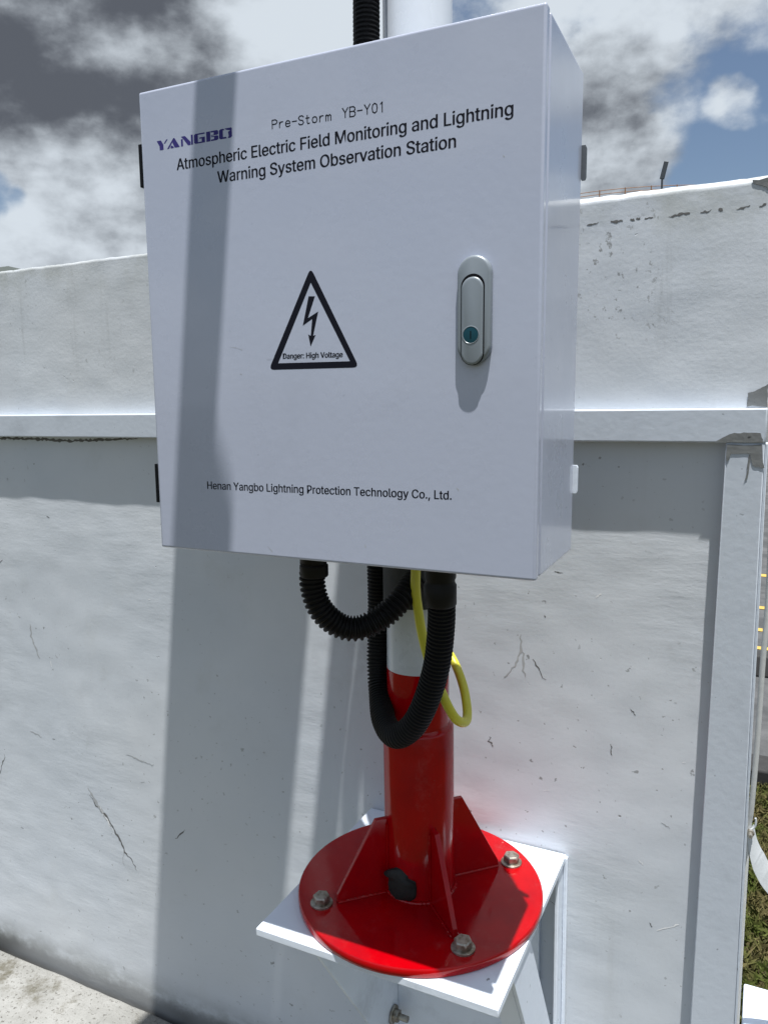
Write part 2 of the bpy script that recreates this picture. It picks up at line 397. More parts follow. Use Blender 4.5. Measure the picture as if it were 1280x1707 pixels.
def ribbon(name, pts, wd, mat, parent=wall, jit=.0016, step=.006, taper=True):
    P = catmull([(a, 0, b) for a, b in pts], step) if len(pts) > 2 else [Vector((pts[0][0] + (pts[1][0] - pts[0][0]) * t / 8, 0, pts[0][1] + (pts[1][1] - pts[0][1]) * t / 8)) for t in range(9)]
    bm = bmesh.new(); L = []
    for i, p in enumerate(P):
        t = (P[min(i + 1, len(P) - 1)] - P[max(0, i - 1)]).normalized(); nn = Vector((-t.z, 0, t.x))
        q = p + nn * random.gauss(0, jit); k = wd * (.35 + 1.1 * random.random()) * ((math.sin(math.pi * (i + .4) / len(P)) ** .5) if taper else 1)
        f_ = -.00022
        L.append((bm.verts.new((q.x + nn.x * k, WY + wdy(q.x, q.z) + f_, q.z + nn.z * k + G)), bm.verts.new((q.x - nn.x * k, WY + wdy(q.x, q.z) + f_, q.z - nn.z * k + G)),
                  bm.verts.new((q.x, WY + wdy(q.x, q.z) + f_ - .00005, q.z + G))))
    for a, b in zip(L, L[1:]): bm.faces.new((a[0], b[0], b[2], a[2])); bm.faces.new((a[2], b[2], b[1], a[1]))
    return setw(obj(name, bm, mat), parent)
ribbon('crack', [(-1.424, -.932), (-1.406, -.955), (-1.374, -.978), (-1.344, -1.014), (-1.322, -1.052), (-1.298, -1.075), (-1.288, -1.097)], .0026, M_MARK)
ribbon('crack', [(-1.322, -1.052), (-1.330, -1.075), (-1.326, -1.098)], .0012, M_MARK2)
ribbon('paint_flake', [(-1.395, -.958), (-1.372, -.990), (-1.350, -1.020)], .0022, M_FLAKE)
ribbon('crack', [(-1.428, -.915), (-1.408, -.945), (-1.385, -.972), (-1.360, -1.0)], .004, M_MARK2)
ribbon('crack', [(-.338, -.444), (-.330, -.464), (-.317, -.483)], .0011, M_MARK)
ribbon('scuff', [(-.364, -.404), (-.360, -.432), (-.372, -.461), (-.390, -.488)], .0022, M_MARK2)
ribbon('scuff', [(-.360, -.432), (-.355, -.461), (-.351, -.480)], .0018, M_MARK2)
ribbon('crack', [(-1.616, -.803), (-1.575, -.813)], .0014, M_MARK2)
ribbon('crack', [(-1.718, -.886), (-1.744, -.944)], .0016, M_MARK)
ribbon('crack', [(-1.164, -.982), (-1.134, -.953)], .0014, M_MARK)
ribbon('scuff', [(-1.585, -.524), (-1.581, -.561), (-1.561, -.611)], .0024, M_MARK2)
ribbon('scuff', [(-1.298, -.805), (-1.25, -.812), (-1.212, -.814)], .0016, M_MARK2)
ribbon('scuff', [(-.121, -.891), (-.088, -.868)], .0017, M_FLAKE)
ribbon('scuff', [(-.206, -.574), (-.202, -.594)], .0012, M_MARK)
ribbon('scuff', [(-.417, -.600), (-.409, -.618)], .0012, M_MARK)
for a, b, wd in ((-.262, -.242, .0012), (-.226, -.207, .0020), (-.197, -.191, .0020), (-.188, -.182, .0016), (-.176, -.162, .0018), (-.142, -.112, .0018), (-.098, -.083, .0016), (-.074, -.066, .002), (-.050, -.030, .0012), (-.020, -.010, .0016)):
    ribbon('seam_gap', [(a, .267 + random.gauss(0, .001)), ((a + b) / 2, .267), (b, .268)], wd, M_MARK, jit=.0006, step=.003)
ribbon('seam_gap', [(-1.75, -.071), (-1.6, -.073), (-1.5, -.074), (-1.42, -.077), (-1.2, -.071)], .0032, M_MARK, jit=.0008)
rr = random.Random(3)
for i in range(26):                          # small lifted flakes and pits with a few nearby strokes
    X = rr.choice((rr.uniform(-1.85, -1.1), rr.uniform(-.42, -.08))); Z = rr.uniform(-1.15, -.25); a = rr.gauss(.2, .7); l = rr.uniform(.004, .016)
    ribbon('paint_flake' if i % 3 == 0 else 'scuff', [(X, Z), (X + l * math.cos(a), Z - l * math.sin(a))], rr.uniform(.0005, .0013), (M_FLAKE, M_MARK, M_MARK2)[i % 3], jit=.0004)
def patch(name, pts, yy, mat, parent, th=.0006):
    bm = bmesh.new(); P = []
    for i in range(len(pts)):
        a, b = pts[i], pts[(i + 1) % len(pts)]
        for k in range(4):
            t = k / 4; P.append((a[0] + (b[0] - a[0]) * t + random.gauss(0, .0006), yy, a[1] + (b[1] - a[1]) * t + random.gauss(0, .0006) + G))
    prism(bm, P, (0, th, 0)); return setw(obj(name, bm, mat), parent)
patch('bare_patch', [(-.023, -.016), (-.023, .004), (-.011, .008), (.003, .016), (.0035, -.016)], WY - .0016, M_PATCH, wall)

patch('broken_corner', [(-.031, .3035), (-.029, .297), (-.019, .294), (-.008, .288), (.0035, .283), (.0035, .3040)], WY - .0010, M_PATCH, wall, .0006)
# ------------------------------------------------------------------ steel frame on the wall
FY = WY - .0245
frame = thing('steel_frame', 'white steel angle frame with horizontal rail and corner post on the wall', 'frame', V(-.02, FY, -G))
bm = wbox(-9, .0045, FY, WY + .004, -.068, -.018); setw(obj('rail', bm, M_STEELW, bevel=.0025), frame)
bm = bmesh.new(); prism(bm, [V(-.0485, FY + .0008, -.0682), V(.0030, FY + .0008, -.0682), V(.0030, FY + .0008, -G), V(-.0680, FY + .0008, -G)], (0, .026, 0))
setw(obj('post', bm, M_STEELW, bevel=.0018), frame)
bm = wbox(.0034, .0072, FY + .006, WY + .02, -G, -.069); setw(obj('post_lip', bm, M_STEELW, bevel=.001), frame)
patch('filler_smear', [(-.062, -.0665), (-.045, -.055), (-.025, -.052), (-.003, -.054), (.001, -.0665)], FY - .0010, M_PATCH, frame)
patch('filler_smear', [(-.047, -.0705), (-.001, -.0705), (.0025, -.104), (-.011, -.101), (-.016, -.083), (-.041, -.084), (-.046, -.10)], FY - .0002, M_PATCH, frame)
patch('filler_smear', [(-.018, -.085), (-.015, -.085), (-.017, -.118), (-.021, -.124), (-.0195, -.115)], FY - .0002, M_PATCH, frame)

# ------------------------------------------------------------------ wall bracket
PX0, PX1, PY0, ZP = -.657, -.275, .880, -.790
br = thing('wall_bracket', 'white steel wall bracket with square shelf carrying the red flange', 'bracket', V(-.466, WY, ZP))
setw(obj('shelf_plate', wbox(PX0, PX1, PY0, WY - .0035, ZP - .012, ZP), M_PLATEW, bevel=.0012), br)
def brace(x0, x1, a0, a1, b0, b1):
    # flat diagonal strip in the plane x: a0-a1 along the underside of the shelf (y), b0-b1 on the wall (z)
    bm = bmesh.new()
    prism(bm, [V(x0, a0, ZP - .0125), V(x0, a1, ZP - .0125), V(x0, WY - .002, b1), V(x0, WY - .002, b0)], (x1 - x0, 0, 0)); return bm
setw(obj('diagonal_brace', brace(-.2835, -.2775, .956, 1.046, -1.385, -1.215), M_PLATEW, bevel=.001), br)
bm = bmesh.new(); prism(bm, [V(-.318, .956, ZP - .0125), V(-.2838, .956, ZP - .0125), V(-.2838, WY - .002, -1.385), V(-.318, WY - .002, -1.385)], (0, .008, 0.006))
setw(obj('brace_flange', bm, M_PLATEW), br)
setw(obj('upright', wbox(-.2835, -.2780, WY - .045, WY - .003, -1.42, ZP - .0128), M_PLATEW, bevel=.001), br)
setw(obj('upright_flange', wbox(-.2775, -.2715, WY - .010, WY - .001, -1.42, ZP - .004), M_PLATEW, bevel=.001), br)
setw(obj('gusset_plate', brace(-.606, -.600, .915, WY - .004, -1.34, ZP - .0130), M_PLATEW, bevel=.001), br)
setw(obj('back_plate', wbox(-.5995, -.3185, WY - .012, WY - .001, -1.42, ZP - .0128), M_PLATEW, bevel=.001), br)
bm = bmesh.new()
Mx = Matrix.Rotation(math.radians(78), 4, 'Y') @ Matrix.Identity(4)
lathe(bm, [(.018, 0), (.018, .003), (.017, .0035)], V(-.5985, 1.232, -1.192), 20, Matrix.Rotation(math.pi / 2, 4, 'Y'))
lathe(bm, [(.012, .003), (.012, .013)], V(-.5985, 1.232, -1.192), 6, Matrix.Rotation(math.pi / 2, 4, 'Y'))
lathe(bm, [(.006, .01), (.006, .032)], V(-.5985, 1.232, -1.192), 14, Matrix.Rotation(math.pi / 2, 4, 'Y'))
setw(obj('anchor_bolt', bm, M_BOLT), br)

# ------------------------------------------------------------------ mast
MX, MY = -.467, 1.068
ZF = ZP + .0005; ZT = ZP + .0145
mast = thing('instrument_mast', 'white round mast with red lower tube and bolted red flange', 'mast', V(MX, MY, ZP))
bm = bmesh.new(); lathe(bm, [(.0480, -.409), (.0480, 1.52), (.0455, 1.525)], V(MX, MY, 0), 64)
for v in bm.verts: v.co.x += .0095 * (v.co.z - G + .409)   # the mast leans slightly
setw(obj('pole', bm, M_POLEW, smooth=True), mast)
bm = bmesh.new(); lathe(bm, [(.0557, ZT), (.0557, -.506), (.0540, -.502), (.0486, -.499), (.0486, -.4092), (.0478, -.4088)], V(MX, MY, 0), 64); setw(obj('red_tube', bm, M_RED, smooth=True), mast)
bm = bmesh.new(); lathe(bm, [(.195, ZF), (.1965, ZF + .002), (.1965, ZT - .002), (.195, ZT)], V(MX, MY, 0), 96); fl_o = setw(obj('flange', bm, M_RED, smooth=True), mast)
for a in (45, 135, 225, 315):
    r = Matrix.Rotation(math.radians(a), 4, 'Z')
    bm = bmesh.new(); tp = ZT + (.135 if a == 45 else .125)
    pts = [(.0530, ZT + .0002), (.141, ZT + .0002), (.139, ZT + .012), (.0745, tp), (.0530, tp)]
    prism(bm, [r @ Vector((p, -.004, q)) + V(MX, MY, 0) for p, q in pts], r @ Vector((0, .008, 0)))
    setw(obj('gusset', bm, M_RED, bevel=.001), mast)
def bead(pts, r, n=8):
    P = catmull(pts, .0022); bm = bmesh.new(); tube(bm, P, lambda i: r * (1 + .08 * math.sin(i * 1.9) + .35 * noise.noise((i * .7, 3, 1))), n)
    return setw(obj('weld_bead', bm, M_RED, smooth=True), mast)
bead([V(MX, MY, ZT + .002) + Vector((  .0572 * math.cos(a * math.pi / 24), .0572 * math.sin(a * math.pi / 24), 0)) for a in range(49)], .0028)
for a in (45, 135, 225, 315):
    r = Matrix.Rotation(math.radians(a), 4, 'Z')
    for sd in (-1, 1):
        bead([r @ Vector((q, sd * .0052, 0)) + V(MX, MY, ZT + .0012) for q in (.060, .09, .115, .140)], .0020)
        bead([r @ Vector((.0565, sd * .0052, q)) + V(MX, MY, ZT) for q in (.006, .04, .08, .118)], .0018)
bolt_me = None
for i, (bx, by) in enumerate(((-.585, .955), (-.350, .952), (-.348, 1.182), (-.585, 1.182))):
    if bolt_me is None:
        bm = bmesh.new(); lathe(bm, [(.0135, 0), (.0135, .0095), (.0118, .0118), (.0, .0119)][:3], (0, 0, .0032), 6)
        bo = obj('bolt', bm, M_BOLT, bevel=.0007); bolt_me = bo.data
        bm = bmesh.new(); lathe(bm, [(.0175, 0), (.0175, .0026), (.0165, .0032)], (0, 0, 0), 24)
        wo_ = obj('washer', bm, M_BOLT, smooth=True); wash_me = wo_.data
    else:
        bo = bpy.data.objects.new('bolt', bolt_me); COL.objects.link(bo)
        wo_ = bpy.data.objects.new('washer', wash_me); COL.objects.link(wo_)
    bo.location = V(bx, by, ZT + .0002); bo.rotation_euler = (0, 0, (.35, .12, .52, 0)[i]); setw(bo, mast)
    wo_.parent = bo
# sealing putty in the cable hole at the foot of the tube
bm = bmesh.new(); bmesh.ops.create_icosphere(bm, subdivisions=4, radius=1.0)
for v in bm.verts:
    k = 1 + .16 * noise.noise(v.co * 1.6 + Vector((3, 0, 0))) + .05 * noise.noise(v.co * 6)
    v.co = Vector((v.co.x * .0255 * k - (.010 if v.co.z > .45 else 0), v.co.y * .010 * k, v.co.z * .0255 * k)) + V(-.473, MY - .0557, -.748)
setw(obj('cable_hole_putty', bm, M_RUB, smooth=True), mast)
bm = bmesh.new(); lathe(bm, [(.0484, -.306), (.0520, -.3055), (.0520, -.18), (.0484, -.1795)], V(MX, MY, 0), 56); setw(obj('clamp_band', bm, M_DKGREY, smooth=True), mast)
ZA = 1.40                                     # the arm and panel above the picture that throw the long shadows
setw(obj('arm', wbox(-.4975, -.4405, .555, MY - .05, ZA - .015, ZA + .015), M_POLEW, bevel=.003), mast)
bm = bmesh.new(); prism(bm, [V(-.4975, .36, ZA - .016), V(-.405, .36, ZA - .016), V(-.405, .548, ZA - .016), V(-.4375, .560, ZA - .016), V(-.4975, .560, ZA - .016)], (0, 0, .034)); setw(obj('sensor_head', bm, M_POLEW, bevel=.004), mast)
pn = setw(obj('solar_panel', wbox(-.896, -.553, .648, 1.10, ZA - .012, ZA + .012), M_SOLAR, bevel=.002), mast)
setw(obj('shadow_filler', wbox(-.4980, -.385, .655, .893, ZA - .030, ZA - .0165), M_ZINC), mast)  # unseen filler plates, added to close gaps in the long wall shadows
setw(obj('shadow_filler', wbox(-.5525, -.4985, .655, .868, ZA - .030, ZA - .0165), M_ZINC), mast)
setw(obj('panel_bracket', wbox(-.60, -.50, 1.05, 1.09, ZA - .035, ZA - .0125), M_ZINC), mast)

# ------------------------------------------------------------------ cabinet
CW, CH, CD = .5118, .5760, .1866
cab = thing('equipment_cabinet', 'white metal control cabinet with warning triangle mounted on the mast', 'cabinet', V(-.4661, .8, .0956), (0, .0078, .0144))
def lobj(name, bm, mat, parent=cab, **kw): return obj(name, bm, mat, parent, **kw)
def lbox(x0, x1, y0, y1, z0, z1):
    bm = bmesh.new(); box(bm, x0, x1, y0, y1, z0, z1); return bm
hw, hh = CW / 2, CH / 2
door = lobj('door', lbox(-hw, hw, 0, .0135, -hh, hh), M_CAB, bevel=.0032, segs=4)
lobj('door_seal', lbox(-hw + .012, hw - .012, .0136, .0203, -hh + .012, hh - .012), M_GLAND)
lobj('cabinet_body', lbox(-hw + .0005, hw - .0005, .0205, CD, -hh + .001, hh - .001), M_CAB, bevel=.0026, segs=3)
for z0, z1 in ((.1771, .2293), (-.2279, -.1757)):
    hm = lbox(-hw - .0085, -hw - .0004, .004, .030, z0, z1); h_o = lobj('hinge', hm, M_HINGE, bevel=.0012)
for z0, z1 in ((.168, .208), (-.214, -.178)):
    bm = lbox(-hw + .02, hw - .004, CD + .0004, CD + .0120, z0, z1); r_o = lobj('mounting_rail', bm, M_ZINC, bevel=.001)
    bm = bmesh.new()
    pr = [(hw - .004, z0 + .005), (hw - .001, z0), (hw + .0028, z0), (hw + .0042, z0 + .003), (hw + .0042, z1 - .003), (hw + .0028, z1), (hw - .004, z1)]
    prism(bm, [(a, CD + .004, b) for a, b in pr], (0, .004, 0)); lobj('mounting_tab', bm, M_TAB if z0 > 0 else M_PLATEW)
# handle: oval base, sunk lever, lock core
def stadium(cx, cz, w_, h_, n=18, top=True, bot=True):
    r = w_ / 2; P = []
    for i in range(n + 1):
        a = math.pi * i / n; P.append((cx + r * math.cos(a), cz + h_ / 2 - r + r * math.sin(a)))
    for i in range(n + 1):
        a = math.pi + math.pi * i / n; P.append((cx + r * math.cos(a), cz - h_ / 2 + r + r * math.sin(a)))
    return P
def slab(pts_lv, mat, name, parent):
    # stack of similar outlines at falling y: soft-edged solid
    bm = bmesh.new(); rings = [[bm.verts.new((x_, y_, z_)) for x_, z_ in pts] for pts, y_ in pts_lv]
    for a, b in zip(rings, rings[1:]):
        for i in range(len(a)): bm.faces.new((a[i], a[(i + 1) % len(a)], b[(i + 1) % len(a)], b[i]))
    bm.faces.new(rings[0]); bm.faces.new(rings[-1][::-1]); return obj(name, bm, mat, parent, smooth=True)
hx, hz = .1858, .0000
HL = [(stadium(hx, hz, .0375, .112), -.0003), (stadium(hx, hz, .0375, .112), -.0035), (stadium(hx, hz, .0365, .111), -.0055), (stadium(hx, hz, .0345, .109), -.0066), (stadium(hx, hz, .031, .1055), -.0072)]
handle = slab(HL, M_LOCK, 'handle', cab)
slab([(stadium(hx - .0008, hz - .0105, .0262, .0945), -.0066), (stadium(hx - .0008, hz - .0105, .0262, .0945), -.00728)], M_HINGE, 'recess_shade', handle)  # raised black slab, its colour stands in for shade around the lever
lv = [(stadium(hx - .001, hz - .0118, .0238, .0905), -.0071), (stadium(hx - .001, hz - .0118, .0238, .0905), -.0078), (stadium(hx - .001, hz - .0118, .0225, .0892), -.0085), (stadium(hx - .001, hz - .0118, .019, .0857), -.0088)]
lever = slab(lv, M_LOCK, 'lever', handle)
bm = bmesh.new(); lathe(bm, [(.0096, 0), (.0096, .0003), (.0088, .0005), (.0084, .0001)], (hx - .0022, -.0087, hz - .026), 32, Matrix.Rotation(math.pi / 2, 4, 'X')); obj('lock_ring', bm, M_LOCK, handle, smooth=True)
bm = bmesh.new(); lathe(bm, [(.0084, 0), (.0084, .00012), (.0080, .00016)], (hx - .0022, -.0088, hz - .026), 32, Matrix.Rotation(math.pi / 2, 4, 'X')); obj('lock_core', bm, M_LOCKB, handle, smooth=True)
obj('key_slot', lbox(hx - .0028, hx - .0016, -.0091, -.00897, hz - .030, hz - .022), M_HINGE, handle)

FONT = None
try:                                          # the sans-serif that ships inside Blender itself
    import os
    FONT = bpy.data.fonts.load(os.path.join(bpy.utils.resource_path('LOCAL'), 'datafiles', 'fonts', 'Inter.woff2'))
except Exception: FONT = None
PYF = -.00008                                  # print lies on the door face
def text(name, body, x0, x1, zb0, zb1, cap, mat=M_INK, bold=0.0, parent=None):
    def mk(b):
        cu_ = bpy.data.curves.new(name, 'FONT'); cu_.body = b; cu_.size = 1.0; cu_.font = FONT or cu_.font; cu_.resolution_u = 4
        o_ = bpy.data.objects.new(name, cu_); COL.objects.link(o_); bpy.context.view_layer.update()
        me_ = bpy.data.meshes.new_from_object(o_.evaluated_get(bpy.context.evaluated_depsgraph_get()))
        bpy.data.objects.remove(o_); bpy.data.curves.remove(cu_); return me_
    mH = mk('H'); capf = max(v.co.y for v in mH.vertices); bpy.data.meshes.remove(mH)
    me_ = mk(body)
    a, b = min(v.co.x for v in me_.vertices), max(v.co.x for v in me_.vertices)
    vs, fs = [], []
    for q, off in enumerate((-bold, 0.0, bold)):
        base_ = len(vs)
        for v in me_.vertices:
            t = (v.co.x - a) / (b - a)
            vs.append((x0 + (x1 - x0) * t + off, PYF - .00001 * q, zb0 + (zb1 - zb0) * t + v.co.y / capf * cap + off * .35))
        fs += [[base_ + i_ for i_ in p.vertices] for p in me_.polygons]
    bpy.data.meshes.remove(me_)
    m2 = bpy.data.meshes.new(name); m2.from_pydata(vs, [], fs)
    return link(name, m2, mat, parent or door)
text('lettering', 'Atmospheric Electric Field Monitoring and Lightning', -.2010, .2235, .1893, .1890, .0131, bold=.00042)
text('lettering', 'Warning System Observation Station', -.1405, .1628, .1672, .1664, .0131, bold=.00042)
text('lettering', 'Henan Yangbo Lightning Protection Technology Co., Ltd.', -.1747, .1597, -.2055, -.2037, .0098, bold=.00030)
text('lettering', 'Danger: High Voltage', -.0547, .0258, -.0437, -.0440, .0063, bold=.00036)
# plotter-style line lettering
GL = {'P': [[(0, 0), (0, 1), (.7, 1), (1, .85), (1, .65), (.7, .5), (0, .5)]], 'r': [[(.15, 0), (.15, .65)], [(.15, .4), (.45, .65), (.85, .65)]],
      'e': [[(.05, .35), (.95, .35), (.9, .55), (.65, .68), (.35, .68), (.08, .5), (.05, .25), (.25, .02), (.65, 0), (.92, .1)]], '-': [[(.05, .5), (.95, .5)]],
      'S': [[(1, .85), (.75, 1), (.25, 1), (0, .8), (.2, .56), (.8, .46), (1, .2), (.75, 0), (.25, 0), (0, .15)]], 't': [[(.4, .95), (.4, .12), (.55, 0), (.85, .04)], [(.1, .66), (.8, .66)]],
      'o': [[(.5, .68), (.15, .6), (.03, .34), (.15, .08), (.5, 0), (.85, .08), (.97, .34), (.85, .6), (.5, .68)]], 'm': [[(.02, 0), (.02, .66)], [(.02, .5), (.25, .67), (.48, .55), (.48, 0)], [(.48, .5), (.75, .67), (.98, .55), (.98, 0)]],
      'Y': [[(0, 1), (.5, .5), (1, 1)], [(.5, .5), (.5, 0)]], 'B': [[(0, 0), (0, 1), (.7, 1), (.95, .85), (.95, .65), (.7, .53), (0, .53)], [(.7, .53), (1, .38), (1, .15), (.75, 0), (0, 0)]],
      '0': [[(.5, 1), (.15, .85), (.05, .5), (.15, .15), (.5, 0), (.85, .15), (.95, .5), (.85, .85), (.5, 1)]], '1': [[(.2, .82), (.5, 1), (.5, 0)]]}
def plot(body, x0, x1, zb0, zb1, cap, wd):
    bm = bmesh.new(); n_ = len(body); adv = (x1 - x0) / (n_ - .22); cw = adv * .74
    for i, ch in enumerate(body):
        for st in GL.get(ch, []):
            P = [Vector((x0 + adv * i + a * cw, 0, b * cap)) for a, b in st]
            for p in P: p.z += zb0 + (zb1 - zb0) * (p.x - x0) / (x1 - x0)
            for a, b in zip(P, P[1:]):
                t = (b - a).normalized(); nn = Vector((-t.z, 0, t.x)) * wd; e = t * wd * .7
                q = [a - e + nn, b + e + nn, b + e - nn, a - e - nn]
                bm.faces.new([bm.verts.new((v.x, PYF, v.z)) for v in q])
    return obj('lettering', bm, M_INK, door)
plot('Pre-Storm', -.061, .0163, .2172, .2150, .0092, .00062)
plot('YB-Y01', .0305, .0825, .2152, .2140, .0100, .00062)
# logo: heavy slanted capitals cut by thin gaps
def poly(bm, pts): bm.faces.new([bm.verts.new(p) for p in pts])
def logo(ch, x0, x1, zb, zt):
    sh = {'Y': [[(0, 1), (.40, 1), (.62, .52), (.62, 0), (.25, 0), (.25, .42)], [(.66, .62), (.80, .62), (1.05, 1), (.90, 1)]],
          'A': [[(0, 0), (.16, 0), (.55, .82), (.52, 1)], [(.52, 1), (.62, 1), (1.02, 0), (.62, 0), (.45, .55)], [(.28, .14), (.36, .30), (.52, .14), (.55, 0), (.30, 0)]],
          'N': [[(0, 0), (.16, 0), (.16, .78), (0, .70)], [(0, 1), (.34, 1), (.80, .32), (.80, 0), (.58, 0), (.17, .78)], [(.84, 0), (1, 0), (1, 1), (.84, 1)]],
          'G': [[(0, .12), (0, .88), (.12, 1), (1, 1), (1, .86), (.36, .86), (.36, .14), (.70, .14), (.70, 0), (.12, 0)], [(.70, 0), (1, 0), (1, .58), (.50, .58), (.50, .44), (.70, .44)]],
          'B': [[(0, 0), (.34, 0), (.34, 1), (0, 1)], [(.38, 1), (.88, 1), (1, .9), (1, .60), (.92, .53), (.38, .53), (.38, .60), (.62, .60), (.62, .84), (.38, .84)], [(.38, .47), (.92, .47), (1, .40), (1, .1), (.88, 0), (.38, 0), (.38, .16), (.64, .16), (.64, .38), (.38, .38)]],
          'O': [[(.12, 0), (.60, 0), (.52, .17), (.30, .17), (.30, .84), (.44, .84), (.36, 1), (.12, 1), (0, .88), (0, .12)], [(.42, 1), (.95, 1), (1, .9), (1, .12), (.88, 0), (.66, 0), (.74, .2), (.70, .62), (.86, .72), (.56, .84)]]}[ch]
    bm = bmesh.new()
    for s_ in sh: poly(bm, [(x0 + (x1 - x0) * a, PYF, zb + (zt - zb) * b) for a, b in s_])
    bm.normal_update(); bmesh.ops.triangulate(bm, faces=bm.faces, ngon_method='EAR_CLIP')
    return obj('logo_letter', bm, M_LOGO, door)
for ch, a, b in (('Y', -.2305, -.2140), ('A', -.2148, -.1955), ('N', -.1930, -.1748), ('G', -.1732, -.1568), ('B', -.1548, -.1370), ('O', -.1360, -.1173)):
    logo(ch, a, b, .2158, .2272)
bm = bmesh.new()
def rtri(P, r, n=5):
    out = []
    for i in range(3):
        p = Vector(P[i]); a = (Vector(P[i - 1]) - p).normalized(); b = (Vector(P[(i + 1) % 3]) - p).normalized()
        for k in range(n + 1):
            t = k / n; out.append(p + a * r * (1 - t) ** 2 + b * r * t ** 2)
    return out
ot = rtri([(-.0142, .0592), (-.0755, -.0563), (.0470, -.0563)], .008); it = rtri([(-.0144, .0421), (-.0620, -.0487), (.0353, -.0489)], .0004)
ov = [bm.verts.new((p.x, PYF, p.y)) for p in ot]; iv = [bm.verts.new((p.x, PYF, p.y)) for p in it]
for i in range(len(ov)): bm.faces.new((ov[i], ov[(i + 1) % len(ov)], iv[(i + 1) % len(iv)], iv[i]))
obj('warning_triangle', bm, M_INK, door)
bm = bmesh.new()
bp = [(-.0177, .0269), (-.0092, .0264), (-.0192, .0022), (-.0052, .0091), (-.0127, -.0184), (-.0092, -.0173), (-.0165, -.0307), (-.0193, -.0165), (-.0159, -.0182), (-.0136, .0008), (-.0264, -.0062)]
bm.faces.new([bm.verts.new((a, PYF, b)) for a, b in bp]); bm.normal_update(); bmesh.ops.triangulate(bm, faces=bm.faces, ngon_method='EAR_CLIP')
obj('lightning_symbol', bm, M_INK, door)

for x0_, z0_, x1_, z1_, wd_ in ((-.132, -.027, -.122, -.0285, .0003), (-.122, -.0285, -.113, -.0315, .0003), (.1655, -.190, .168, -.193, .0006), (.052, -.262, .0525, -.266, .0006), (-.118, -.060, -.115, -.061, .0006), (.214, .152, .215, .150, .0007), (-.085, -.2745, -.078, -.281, .0005)):
    bm = bmesh.new(); t = Vector((x1_ - x0_, 0, z1_ - z0_)).normalized(); nn = Vector((-t.z, 0, t.x)) * wd_
    bm.faces.new([bm.verts.new(Vector((a, PYF, b)) + nn * k) for a, b, k in ((x0_, z0_, .3), (x1_, z1_, 1), (x1_, z1_, -1), (x0_, z0_, -.3))]); obj('scratch', bm, M_MARK2, door)
# ------------------------------------------------------------------ conduits and wire
def hose(name, pts, R, pitch, label, depth=.0022, gl=()):
    P = catmull(pts, pitch / 4)
    bm = bmesh.new(); tube(bm, P, lambda i: R if i % 4 in (0, 1) else R - depth, 18)
    root = thing(name, label, 'conduit', P[0])
    setw(obj('corrugated_tube', bm, M_BLACK, smooth=True), root)
    for k, (p, d, r, L) in enumerate(gl):
        bm = bmesh.new(); q = Vector((0, 0, 1)).rotation_difference(Vector(d)).to_matrix().to_4x4()
        lathe(bm, [(r * .92, 0), (r, .002), (r, L * .45), (r * .90, L * .5), (r * .90, L * .55), (r * .97, L * .6), (r * .97, L)], p, 20, q)
        setw(obj('gland', bm, M_GLAND, smooth=True), root)
    return root
h1 = [(-.548, .9, -.205), (-.551, .9, -.250), (-.542, .905, -.285), (-.522, .92, -.310), (-.497, .935, -.315), (-.469, .955, -.300), (-.452, .98, -.278), (-.446, 1.015, -.258)]
hose('conduit_loop', [V(*p) for p in h1],   .0182, .0070, 'short black corrugated conduit looping under the left of the cabinet', .0036,
     [(V(-.548, .9, -.238), (0, 0, 1), .0198, .036)])
h2 = [(-.466, 1.142, 1.30), (-.466, 1.142, .95), (-.470, 1.140, .78), (-.505, 1.115, .68), (-.522, 1.050, .62), (-.513, 1.021, .54), (-.516, 1.024, .30), (-.526, 1.050, .0), (-.533, 1.070, -.311), (-.534, 1.065, -.407), (-.522, 1.046, -.452), (-.494, 1.0, -.476), (-.459, .965, -.480), (-.427, .95, -.457), (-.401, .94, -.414), (-.379, .93, -.352), (-.368, .92, -.290), (-.364, .91, -.243), (-.363, .905, -.205)]
hose('conduit_loop', [V(*p) for p in h2], .0185, .0058, 'long black corrugated conduit hanging in a deep loop before the red tube', .0030,
     [(V(-.3645, .908, -.262), (.01, -.02, 1), .0212, .062)])
yw = [(-.436, 1.0, -.20), (-.433, .985, -.258), (-.429, .985, -.297), (-.421, .985, -.340), (-.407, .985, -.385), (-.392, .985, -.416), (-.3835, .989, -.437), (-.3765, .999, -.455), (-.3725, 1.018, -.466), (-.3755, 1.040, -.467), (-.386, 1.066, -.456), (-.403, 1.095, -.438), (-.430, 1.127, -.415), (-.46, 1.135, -.38)]
bm = bmesh.new(); tube(bm, catmull([V(*p) for p in yw], .004), .0070, 14)
o = obj('earth_wire', bm, M_YEL, smooth=True); tag(o, 'yellow earthing wire looping beside the black conduit', 'wire')

